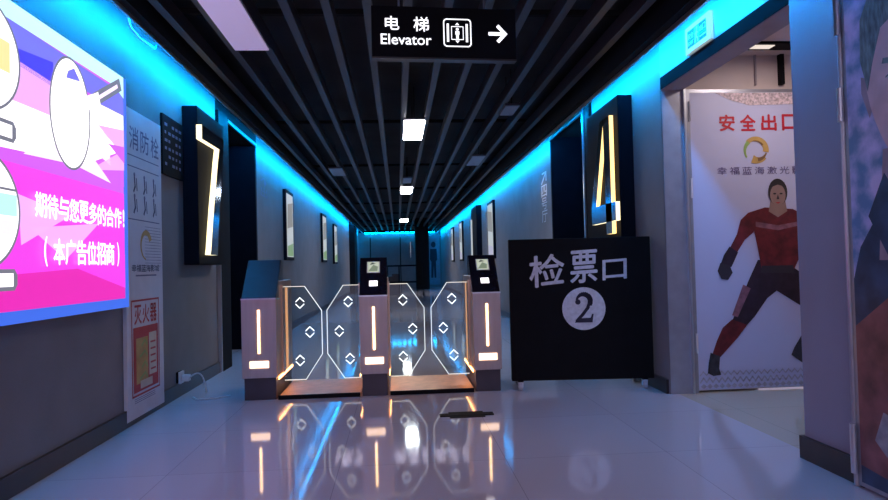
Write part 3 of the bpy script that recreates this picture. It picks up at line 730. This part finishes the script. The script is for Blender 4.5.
# ------------------------------------------------------------------ black signboard on castors
sb = thing('signboard', 'black rolling signboard with white ticket check lettering and a circled 2', 'signboard', (1.349, 4.70, 0))
sb.rotation_euler = (0, 0, math.radians(-5))
def sbuild(m, name, par=None, **k):
    o = MB.build(m, name, None, **k); o.parent = par or sb; return o
m = MB(); m.box(-.525, .525, -.03, .03, .075, 1.125, M_matte); sbuild(m, 'board', bevel=.006)
for x in (-.46, .46):
    m = MB(); m.box(x-.02, x+.02, -.03, .30, .066, .090, M_matte) ; sbuild(m, 'foot')
    for y in (-.005, .27):
        m = MB(); m.tube([(x-.014, y, .030), (x+.014, y, .030)], .029, M_caster, 16); m.box(x-.018, x-.015, y-.016, y+.016, .025, .066, M_alu); m.box(x+.015, x+.018, y-.016, y+.016, .025, .066, M_alu)
        m.box(x-.02, x+.02, y-.02, y+.02, .060, .066, M_alu); sbuild(m, 'caster')
F = Frame((0, -.0305, 0), (1, 0, 0), (0, 0, 1))
m = MB(); 
def tilt(ch, a, b, w, h, r):
    c_, s_ = math.cos(r), math.sin(r); G = Frame(F.p(a, b), (c_, 0, s_), (-s_, 0, c_)); m.text(G, ch, -w/2, w/2, -h/2, h/2, M_ltgrey, .0015, bold=.018, shear=.08)
tilt('检', -.255, .888, .255, .23, .09); tilt('票', .02, .912, .195, .235, .05); tilt('口', .25, .885, .175, .145, .06)
sbuild(m, 'lettering', recalc=False)
m = MB(); m.fdisc(F, .02, .60, .160, .158, M_ltgrey, .0012); c1 = sbuild(m, 'number_disc', recalc=False)
m = MB(); M_navy = mat('numeral_navy', (.01, .01, .04), .5)
# serif numeral 2
F = Frame((-.037, -.0305, 0), (1, 0, 0), (0, 0, 1))
pts = []
def arc(cx, cz, r, a0, a1, n): return [(cx+r*math.cos(a0+(a1-a0)*i/n), cz+r*math.sin(a0+(a1-a0)*i/n)) for i in range(n+1)]
top = arc(.055, .655, .050, math.pi*.98, -.30, 14)
for i in range(len(top)-1): m.fline(F, [top[i], top[i+1]], .012+.024*min(1, i/8), M_navy, .003)
m.fline(F, [(.098, .640), (.085, .605), (.050, .560), (.008, .515)], .024, M_navy, .003)
m.fdisc(F, .014, .650, .020, .020, M_navy, .003, n=16)
m.fpoly(F, [(-.012, .497), (.118, .497), (.128, .560), (.116, .560), (.105, .532), (.01, .528), (-.005, .512)], M_navy, .003)
sbuild(m, 'numeral', par=c1, recalc=False)

# ------------------------------------------------------------------ far end: barrier, figure poster, blind
br = thing('barrier_rail', 'dark metal barrier rail at the far end of the corridor', 'barrier', (.15, 20, 0))
m = MB(); m.box(-.35, .80, 19.97, 20.03, .93, .98, M_matte); m.build('top_rail', br)
m = MB(); m.box(-.35, .80, 19.98, 20.02, .42, .47, M_matte); m.build('lower_rail', br)
for x in (-.33, .03, .78):
    m = MB(); m.box(x-.02, x+.02, 19.98, 20.02, 0, .93, M_matte); m.build('post', br)
m = MB(); m.box(-.33, .03, 21.0, 21.4, 0, .62, M_base); m.box(-.20, .01, 20.97, 21.43, .62, .70, M_base)
tag(m.build('waste_bin'), 'low dark box behind the far barrier rail', 'box')
M_dim = mat('far_poster', (.20, .24, .30), .5, noise=.1); M_fig = mat('far_figure', (.012, .02, .04), .5)
fp = thing('standing_poster', 'pale poster with a dark standing figure on the far end wall', 'poster', (1.55, YF-.06, 0))
m = MB(); m.box(1.28, 1.84, YF-.05, YF-.01, .1, 2.25, M_dim); m.build('sheet', fp)
F = Frame((0, YF-.051, 0), (1, 0, 0), (0, 0, 1)); m = MB()
m.fdisc(F, 1.56, 1.85, .10, .13, M_fig, .002, n=16); m.fpoly(F, [(1.42, 1.66), (1.70, 1.66), (1.72, 1.2), (1.66, 1.1), (1.66, .4), (1.58, .4), (1.56, .95), (1.53, .4), (1.44, .4), (1.46, 1.1), (1.40, 1.2)], M_fig, .002)
m.build('printed_figure', fp, recalc=False)
# door leaf on far wall
m = MB(); m.box(-1.2, -1.16, YF-.03, YF-.001, 0, 2.2, M_matte); m.box(.1, .14, YF-.03, YF-.001, 0, 2.2, M_matte); m.box(.55, .58, YF-.04, YF-.001, 1.3, 2.0, M_alu)
struct(m, 'trim_7')
# black strip on the floor
m = MB(); m.box(.24, .58, 4.01, 4.08, 0, .006, M_matte); m.box(.30, .52, 3.97, 4.12, 0, .004, M_matte)
tag(m.build('floor_strip'), 'short flat black strip lying on the glossy floor before the right gate', 'strip')
